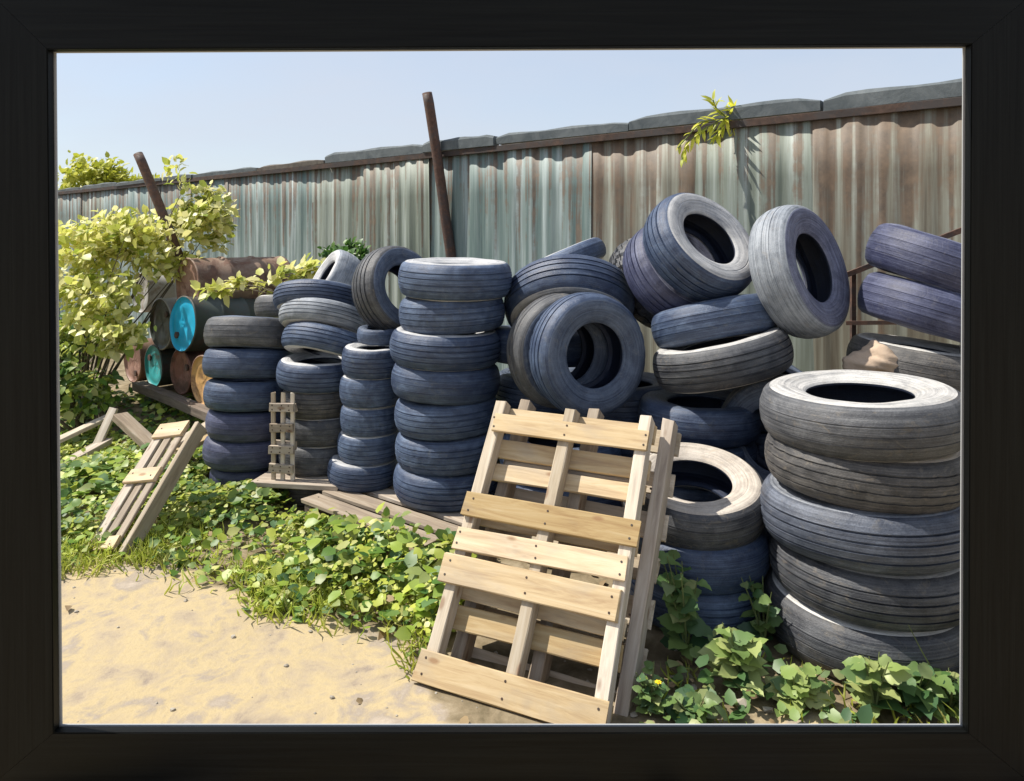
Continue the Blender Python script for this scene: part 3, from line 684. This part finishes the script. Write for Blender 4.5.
# ------------------------------------------------------------------ vegetation
def clump_points(n, c, r, k, tight=.35):
    """leaf positions gathered round k sub-clumps inside an ellipsoid"""
    c = np.array(c); r = np.array(r)
    cc = unit(k)*(RNG.random((k,1))**.45)*r
    pick = RNG.integers(0, k, n)
    p = cc[pick] + RNG.normal(size=(n,3))*r*tight*.5
    return p + c, cc + c
def bush(name, label, cat, base, blobs, leaf, m, trunk=True, seed=0, size_jit=.4, group=None, down=.0, bark=BARK, stem_r=.018):
    base = Vector(base); root = empty(name, base, label, cat, group)
    P = []; sub = []
    for (c, r, n, k) in blobs:
        p, cc = clump_points(n, Vector(c)-base, r, k); P.append(p); sub.append(cc)
    P = np.concatenate(P); sub = np.concatenate(sub); n = len(P)
    out = P - sub.mean(0); out /= np.linalg.norm(out, axis=1, keepdims=True)+1e-6
    Dd = out*.6 + unit(n)*.8; Dd[:,2] -= down
    Nn = np.array([-.45,-.30,.80]) + unit(n)*.65
    L = leaf*(1+size_jit*(RNG.random(n)*2-1)); me = leaves_mesh(P, Dd, Nn, L, L*(.62+.2*RNG.random(n)))
    link('crown' if cat == 'tree' else 'foliage', me, m, root)
    bm = bmesh.new()
    for q in sub[RNG.permutation(len(sub))[:18]]:
        q = Vector(q); mid = q*.5 + Vector((random.uniform(-.1,.1), random.uniform(-.1,.1), .08*q.length))
        tube_bm(bm, [Vector((random.uniform(-.04,.04), random.uniform(-.04,.04), 0)), mid, q], [stem_r, stem_r*.6, stem_r*.2], 6)
    me = from_bm(bm, 'stems'); smooth(me); link('trunk' if cat == 'tree' else 'stem', me, bark, root)
    return root
bc = at(150,235,6.2)
bush('shrub', 'tall pale yellow leaved shrub growing at the left by the drums', 'shrub', (at(68,300,6.0).x, 6.2, 0),
 [(at(140,236,6.4), (.50,.35,.24), 900, 54), (at(95,250,6.2), (.42,.30,.26), 640, 40), (at(205,216,6.6), (.25,.25,.26), 560, 30), (at(92,295,5.9), (.36,.30,.22), 560, 34),
  (at(108,335,5.7), (.30,.22,.12), 170, 16), (at(176,178,6.7), (.12,.12,.22), 46, 12), (at(212,235,6.8), (.20,.2,.20), 200, 14), (at(160,262,6.3), (.34,.2,.12), 320, 20), (at(172,222,6.75), (.22,.15,.16), 200, 14), (at(125,330,5.85), (.22,.2,.18), 220, 14)], .078, L_BUSH, stem_r=.012)
bush('trailing_branch', 'leafy pale branch trailing across the top of the rust brown drum', 'branch', at(300,300,5.45),
 [(at(215,288,5.62), (.14,.06,.06), 40, 10), (at(250,280,5.55), (.18,.08,.07), 50, 12), (at(285,276,5.5), (.18,.10,.10), 70, 14), (at(310,268,5.5), (.12,.10,.12), 50, 10)], .085, L_BUSH, stem_r=.006)
bush('shrub', 'small dark green bush beyond the leaning pale tyre', 'shrub', (at(348,300,6.6).x, 6.6, 0),
 [(at(348,258,6.6), (.20,.2,.13), 260, 12), (at(345,300,6.6), (.24,.2,.3), 220, 12)], .07, L_DARK)
bush('shrub', 'low bushy weeds growing under the left end of the drum heap', 'shrub', (at(85,390,5.6).x, 5.6, 0),
 [(at(70,390,5.6), (.26,.3,.20), 520, 16), (at(66,345,6.0), (.30,.3,.25), 420, 12), (at(92,330,7.3), (.36,.2,.36), 520, 14)], .075, L_COVER)
GT = 'trees beyond the fence'
def tree(label, base, blobs, leaf):
    bush('tree', label, 'tree', base, blobs, leaf, L_TREE, group=GT, stem_r=.07)
tree('larger yellow green tree top showing beyond the left end of the fence', (at(92,200,15).x, 15, 0), [(at(90,182,15), (.62,.6,.50), 1500, 44), (at(80,215,15), (.9,.8,.7), 500, 16)], .13)
tree('smaller yellow green tree top beyond the fence behind the short post', (at(140,200,15.5).x, 15.5, 0), [(at(132,190,15.5), (.62,.5,.33), 900, 30), (at(145,215,15.5), (.8,.8,.5), 400, 14)], .13)
# vine over the fence
root = empty('vine', at(727,118,4.86), 'bright yellow green sprig hanging over the top of the fence', 'vine')
bm = bmesh.new(); P = []; Dd = []
for pts in ([(727,118),(705,128),(688,142),(682,160)], [(727,118),(722,128),(716,138)], [(727,118),(738,130),(744,146)], [(727,118),(716,108),(713,100)], [(727,118),(700,122),(678,148)], [(727,118),(735,112),(734,108)]):
    w = [at(x, y, 4.78-.0004*(y-100)) - root.location for x, y in pts]
    tube_bm(bm, w, [.005]*len(w), 5)
    for a, b in zip(w, w[1:]):
        for t in (.1,.4,.65,.9):
            for sgn2 in (-1, 1):
                if random.random() < .8:
                    P.append(a.lerp(b, t)); d = (b-a).normalized(); Dd.append(d*.7 + Vector((random.uniform(-.7,.7), random.uniform(-.5,.1), random.uniform(-.7,.5))))
P = np.array([list(p) for p in P]); Dd = np.array([list(p) for p in Dd]); n = len(P)
link('stem', from_bm(bm, 'stem'), STEM, root)
link('foliage', leaves_mesh(P, Dd, np.array([-.3,-.5,.7])+unit(n)*.4, .085*(.7+.6*RNG.random(n)), np.full(n,.026)), L_VINE, root)

# ground cover: one mass nobody could count
def scatter(n, x0, x1, y0, y1, dens):
    x = RNG.uniform(x0, x1, n); y = RNG.uniform(y0, y1, n); k = RNG.random(n) < dens(x, y); return x[k], y[k]
STK = [(XF,YF,.38),(XD,YD,.31),(XC,YC,.2),(XB,YB,.26),(XA,YA,.28),(XE,YE,.31),(XG,YG,.31),(XH,YH,.32),(XP,YP,.33)]
def free(x, y, pad=.0):
    ok = np.ones_like(x, bool)
    for (a, b_, r) in STK: ok &= (x-a)**2+(y-b_)**2 > (r+pad)**2
    # keep clear of the flat pallet and the leaning pallets
    rx = (x+.62); ry = (y-4.12); c_, s_ = .789, -.614
    ok &= ~((np.abs(rx*c_+ry*s_) < .62) & (np.abs(-rx*s_+ry*c_) < .44))
    lx = (x-PO.x)*udir.x+(y-PO.y)*udir.y; ly = (x-PO.x)*bdir.x+(y-PO.y)*bdir.y
    ok &= ~((lx > -.03) & (lx < .80) & (ly > -.06) & (ly < .80))
    return ok
def hill(x, y):                                  # height of the weed canopy
    g = lambda cx, cy, sx, sy, h: h*np.exp(-(((x-cx)/sx)**2+((y-cy)/sy)**2))
    return g(-.52,3.42,.34,.30,.26)+g(-.95,3.70,.35,.30,.13)+g(-1.5,4.1,.4,.35,.12)+g(-2.5,4.6,.6,.6,.16)+g(-2.3,3.9,.4,.3,.07)+g(-1.55,4.75,.3,.3,.10)+g(.75,2.62,.18,.2,.12)+g(-.30,3.05,.13,.22,.13)
def dens(x, y):
    d = 1-sand_mask(x, y)
    n = .5+.5*np.tanh(2.2*fbm(x, y, 3.4, 21))
    d = d*np.clip(.16+.75*n + 2.4*hill(x, y), 0, 1)
    return d*free(x, y)*(y < 6.3)
x, y = scatter(26000, -4.6, -.18, 2.55, 6.3, dens); n = len(x)
hc = hill(x, y)
z = gz(x, y) + .012 + hc*(RNG.random(n)**.55) + .05*RNG.random(n)**2
P = np.stack([x, y, z], 1); Dd = unit(n); Dd[:,2] = Dd[:,2]*.35+.05
Nn = np.array([-.1,-.25,.9])+unit(n)*.55
L = np.where(hc > .12, .066, .050)*(.55+.9*RNG.random(n))
o = link('ground_cover', leaves_mesh(P, Dd, Nn, L, L*(.7+.25*RNG.random(n))), L_COVER); o['kind'] = 'stuff'
x, y = scatter(2600, .40, 3.2, 2.28, 3.6, lambda x, y: free(x, y, -.03)*np.clip(.25+.6*fbm(x,y,4,2), .05, 1)*(y < 3.1)); n = len(x)
hc = hill(x, y); P = np.stack([x, y, gz(x, y)+.01+hc*RNG.random(n)+.05*RNG.random(n)**2], 1); Dd = unit(n); Dd[:,2] = Dd[:,2]*.4+.1
L = .05*(.6+.9*RNG.random(n)); o = link('ground_cover', leaves_mesh(P, Dd, np.array([-.1,-.25,.9])+unit(n)*.6, L, L*.75), L_WEED); o['kind'] = 'stuff'
# small leaved clover in patches, and dead leaves between
x, y = scatter(70000, -4.6, -.1, 2.5, 5.6, lambda x, y: np.clip(1-sand_mask(x, y-.12),0,1)*np.clip(.05+.9*fbm(x, y, 2.6, 44)+.3*(x < -1.6), 0, 1)*free(x, y)); n = len(x)
P = np.stack([x, y, gz(x, y)+.015+hill(x, y)*.8*RNG.random(n)+.035*RNG.random(n)], 1); Dd = unit(n); Dd[:,2] = Dd[:,2]*.3+.1
L = .026*(.6+.9*RNG.random(n)); o = link('clover', leaves_mesh(P, Dd, np.array([-.2,-.25,.9])+unit(n)*.5, L, L*.95), L_GRASS); o['kind'] = 'stuff'
x, y = scatter(1500, -4.6, 2.0, 2.3, 5.6, lambda x, y: np.clip(.9-sand_mask(x, y), 0.015, 1)*free(x, y)); n = len(x)
P = np.stack([x, y, gz(x, y)+.012+hill(x, y)*RNG.random(n)], 1); Dd = unit(n); Dd[:,2] *= .3
L = .05*(.5+.9*RNG.random(n)); o = link('dead_leaves', leaves_mesh(P, Dd, np.array([0,-.1,.9])+unit(n)*.6, L, L*.6, .3), leaf_mat('leaf_dry', [(0.20,0.13,0.06),(0.34,0.25,0.13),(0.14,0.09,0.05)], .1, .8)); o['kind'] = 'stuff'
# grass on the sand's edge
def edge_d(x, y): return (sand_mask(x, y+.0)*0 + np.interp(x, [-9,-3.5,-2.2,-1.6,-1.0,-0.55,-0.36,-0.2,.45,.75,1.15,1.5,9], [3.9,3.7,3.50,3.42,3.22,3.05,2.75,2.35,2.15,2.45,2.42,2.2,2.1]) - y + 0.16*fbm(x, y, 3.0, 5)+0.05*fbm(x, y, 14.0, 9))
def gd(x, y):
    e = edge_d(x, y); return np.clip(1-abs(e+.16)/.34, 0, 1)*np.clip(.55+.9*fbm(x, y, 4.0, 33), .05, 1)*free(x, y)
x, y = scatter(110000, -4.2, -.25, 2.5, 4.6, gd)
x2, y2 = scatter(2500, .4, 2.2, 2.3, 2.75, lambda x, y: free(x, y)*np.clip(.3+.7*fbm(x,y,5,8),0,1)*.5); x = np.concatenate([x,x2]); y = np.concatenate([y,y2]); n = len(x)
P = np.stack([x, y, gz(x, y)-.004], 1); Dd = unit(n)*.75; Dd[:,2] = .55+.5*RNG.random(n)
L = .07*(.5+1.1*RNG.random(n)); o = link('grass', leaves_mesh(P, Dd, unit(n), L, np.full(n,.009), .35), L_GRASS); o['kind'] = 'stuff'
# small rubble
x, y = scatter(1500, -4.2, 2.2, 2.3, 4.6, lambda x, y: np.clip(.16+.6*(1-sand_mask(x, y)),0,1)); bm = bmesh.new()
for xi, yi in zip(x, y):
    r = random.choice([.003,.004,.005,.007,.011]) if xi < .4 else random.choice([.01,.014,.02,.028])
    g_ = bmesh.ops.create_icosphere(bm, subdivisions=1, radius=r, matrix=Matrix.Translation((xi, yi, float(gz(xi, yi))+r*.25)) @ Matrix.Diagonal((1, random.uniform(.6,1), random.uniform(.4,.7), 1)))
    for v in g_['verts']: v.co += Vector((random.uniform(-1,1), random.uniform(-1,1), random.uniform(-1,1)))*r*.22
o = link('rubble', from_bm(bm, 'rubble'), STONE); o['kind'] = 'stuff'

# single weeds in the right foreground
GW = 'broad leaved weeds in the right foreground'
def weed(label, x, y, h, nst, leaf, lean=.25, flowers=0, m=L_WEED):
    z0 = float(gz(x, y)); root = empty('weed', (x, y, z0), label, 'weed', GW)
    bm = bmesh.new(); P = []; Dd = []; Ls = []; tops = []
    for k in range(nst):
        a = random.random()*6.28; hh = h*random.uniform(.65,1); ln = lean*random.uniform(.5,1.2)
        pts = [Vector((math.cos(a)*ln*hh*t**1.5, math.sin(a)*ln*hh*t**1.5, hh*t)) for t in (0,.25,.5,.75,1)]
        tube_bm(bm, pts, [.005,.0045,.004,.003,.0015], 5); tops.append(pts[-1])
        for j in range(6):
            t = .2+.8*(j+random.random()*.6)/6; i0 = min(int(t*4), 3); p = pts[i0].lerp(pts[i0+1], min(1, t*4-i0))
            b_ = random.random()*6.28; P.append(p); Dd.append((math.cos(b_), math.sin(b_), random.uniform(-.1,.55))); Ls.append(leaf*(1.15-.5*t)*random.uniform(.7,1.2))
    n = len(P); P = np.array([list(p) for p in P]); Ls = np.array(Ls)
    link('stem', from_bm(bm, 'stem'), STEM, root)
    link('foliage', lobed_leaves(P, np.array(Dd), np.array([-.15,-.3,.9])+unit(n)*.4, Ls, Ls*.78, .25), m, root)
    for k in range(flowers):
        bm = bmesh.new(); p = tops[k]+Vector((0,0,.004))
        bmesh.ops.create_uvsphere(bm, u_segments=8, v_segments=5, radius=.006, matrix=Matrix.Translation(p))
        for q in range(7):
            c_, s_ = math.cos(q*.9)*.011, math.sin(q*.9)*.011
            vs = [bm.verts.new(p+Vector(d)) for d in ((0,0,0),(c_*.7-s_*.35, s_*.7+c_*.35,.002),(c_*1.25,s_*1.25,.001),(c_*.7+s_*.35, s_*.7-c_*.35,.002))]
            bm.faces.new(vs)
        link('flower', from_bm(bm, 'flower'), PETAL, root)
L_PALEW = leaf_mat('leaf_weed_pale', [(0.06,0.14,0.05),(0.26,0.36,0.10),(0.44,0.49,0.18),(0.12,0.22,0.07)], 0.3)
weed('tall dark weed against the low tyre stack, right of the pallets', .66, 2.72, .40, 7, .10)
weed('leafy weed with pale leaves left of the gap between the two right stacks', .80, 2.56, .27, 6, .11, .3, 0, L_PALEW)
weed('low weed with tiny yellow flowers at the right foot of the pallets', .47, 2.44, .15, 7, .055, .5, 2)
weed('upright pale weed standing before the bottom tyre of the front right stack', 1.22, 2.42, .24, 5, .10, .22, 0, L_PALEW)
weed('yellow green weed on the rubble left of the front right stack', .98, 2.48, .13, 7, .10, .6, 0, L_PALEW)
weed('broad dark weed before the middle of the front right stack', 1.38, 2.46, .15, 7, .12, .5)
weed('small weed at the right foot of the front right stack', 1.47, 2.42, .17, 6, .085, .4)
weed('thin weed in the dark gap beside the low tyre stack', .98, 2.80, .30, 4, .085, .3)
weed('low spreading weed beside the pallet foot in the middle foreground', .60, 2.38, .09, 6, .075, .8)
# one bare stalk
bm = bmesh.new(); tube_bm(bm, [(1.50,2.46,0),(1.46,2.46,.09),(1.40,2.47,.20),(1.36,2.47,.28)], [.003,.003,.002,.001], 5)
tag(link('grass_stalk', from_bm(bm, 'grass_stalk'), STEM), 'single thin bare stalk slanting across the bottom tyre at the right', 'stalk')

# ------------------------------------------------------------------ the black picture frame standing in front of the yard
m, nt, b = mat('black_stained_wood')
gr = noise(nt, coords(nt, 'Object', (1.5, 70, 70), False), 1.5, 5, 0.6, .4)
nt.links.new(ramp(nt, gr, [(0.35,(0.0012,0.0014,0.0013)),(0.7,(0.0048,0.0055,0.0052))]), b.inputs['Base Color'])
b.inputs['Roughness'].default_value = .5; b.inputs['Specular IOR Level'].default_value = .14; bump(nt, b, gr, .25, .003); FR_M = m
m, nt, b = mat('canvas_edge'); b.inputs['Base Color'].default_value = (.36,.37,.38,1); b.inputs['Roughness'].default_value = .8; EDGE = m
YFR, TH = 2.10, .030
def fpt(px, py, d): p = at(px, py, d); return p
yb, yt = YFR+TH, YFR+TH-.028                       # the back edges of the opening, bottom and top (the frame leans a little)
inn = [at(54,52,yt), at(965,47,yt), at(962,726,yb), at(60,726,yb)]      # opening at the back face
out = [at(-8,-9,yt), at(1033,-9,yt), Vector((at(1030,0,yb).x, yb, 0)), Vector((at(-5,0,yb).x, yb, 0))]
pf = empty('picture_frame', (0, YFR, 0), 'large black stained wooden picture frame standing upright round the tyre yard', 'picture frame')
fo = Vector((0,-TH,0)); o0 = Vector((0, YFR, 0))
for k in range(4):
    a, b2, c2, d2 = out[k], out[(k+1)%4], inn[(k+1)%4], inn[k]
    xdir = (b2-a).normalized(); mid = (a+b2+c2+d2)/4; cen = mid+fo/2
    q = basis(xdir, (0,-1,0)); qi = q.inverted()
    gap = xdir*.0006
    lift = (mid-(a+b2)/2).normalized()*.004
    B = [a+gap, b2-gap, c2-gap, d2+gap]; Fr = [p+fo for p in B]
    bm = bmesh.new()
    vb = [bm.verts.new(qi @ (p-cen)) for p in B]; vf = [bm.verts.new(qi @ (p-cen)) for p in Fr]
    bm.faces.new(vb[::-1]); bm.faces.new(vf)
    for j in range(4): bm.faces.new((vb[j], vb[(j+1)%4], vf[(j+1)%4], vf[j]))
    bmesh.ops.recalc_face_normals(bm, faces=bm.faces)
    bmesh.ops.bevel(bm, geom=[e for e in bm.edges if abs((e.verts[0].co-e.verts[1].co).normalized().x) > .95], offset=.0025, segments=2, affect='EDGES')
    o = link('frame_rail', from_bm(bm, 'frame_rail'), FR_M, pf); o.location = cen-o0; o.rotation_mode = 'QUATERNION'; o.rotation_quaternion = q
bm = bmesh.new(); io = [p+Vector((0,.0035,0)) for p in inn]; cc = sum(inn, Vector())/4
w_ = .0032; ii = [Vector((p.x-math.copysign(w_, p.x-cc.x), p.y+.0035, p.z-math.copysign(w_*.55, p.z-cc.z))) for p in inn]
oo = [Vector((p.x+math.copysign(.02, p.x-cc.x), p.y+.0035, p.z+math.copysign(.02, p.z-cc.z))) for p in inn]
A = [[bm.verts.new(p+Vector((0,dy,0))-o0) for p in ring] for dy in (0,.004) for ring in (oo, ii)]
for k in range(4):
    k2 = (k+1)%4
    bm.faces.new((A[0][k],A[0][k2],A[1][k2],A[1][k])); bm.faces.new((A[2][k],A[3][k],A[3][k2],A[2][k2]))
    bm.faces.new((A[1][k],A[1][k2],A[3][k2],A[3][k])); bm.faces.new((A[0][k],A[2][k],A[2][k2],A[0][k2]))
bmesh.ops.recalc_face_normals(bm, faces=bm.faces)
link('liner', from_bm(bm, 'liner'), EDGE, pf)

# ------------------------------------------------------------------ light, sky, camera
sd = Vector((-.56,.10,.82)).normalized(); elev = math.asin(sd.z); azi = math.atan2(sd.x, sd.y)
W = bpy.data.worlds.new('World'); S.world = W; W.use_nodes = True; nt = W.node_tree
sky = nt.nodes.new('ShaderNodeTexSky'); sky.sky_type = 'NISHITA'; sky.sun_disc = False
sky.sun_elevation = elev; sky.sun_rotation = azi % (2*math.pi); sky.altitude = 50; sky.air_density = 1.2; sky.dust_density = 1.0; sky.ozone_density = 3.0
bg = nt.nodes['Background']; 
tcw = nt.nodes.new('ShaderNodeTexCoord'); mpw = nt.nodes.new('ShaderNodeMapping'); mpw.inputs['Scale'].default_value = (1,1,3.5)
nt.links.new(tcw.outputs['Generated'], mpw.inputs[0])
cl = noise(nt, mpw.outputs[0], 1.8, 6, .55, .4)                    # thin high cloud that veils the blue
veil = ramp(nt, cl, [(0.3,(0.50,0.50,0.50)),(0.7,(0.80,0.80,0.80))])
nt.links.new(mixc(nt, veil, sky.outputs[0], (3.95,4.2,4.75)), bg.inputs[0]); bg.inputs[1].default_value = .10
sl = bpy.data.lights.new('sun', 'SUN'); sl.energy = 3.9; sl.angle = R_(.53); sl.color = (1,.94,.84)
so = bpy.data.objects.new('sun', sl); COL.objects.link(so); so.rotation_euler = sd.to_track_quat('Z', 'Y').to_euler(); so.location = (-6, 2, 9)
cam = bpy.data.cameras.new('camera'); co = bpy.data.objects.new('camera', cam); COL.objects.link(co)
co.location = (0,0,H); co.rotation_euler = (R_(90),0,0); cam.sensor_width = 36; cam.lens = 36*F/1024; cam.shift_y = -(781/2-HY)/1024
cam.clip_end = 1000; cam.clip_start = .05; S.camera = co
vs = S.view_settings; vs.view_transform = 'Standard'; vs.look = 'None'; vs.exposure = .8; vs.gamma = 1; vs.use_curve_mapping = False
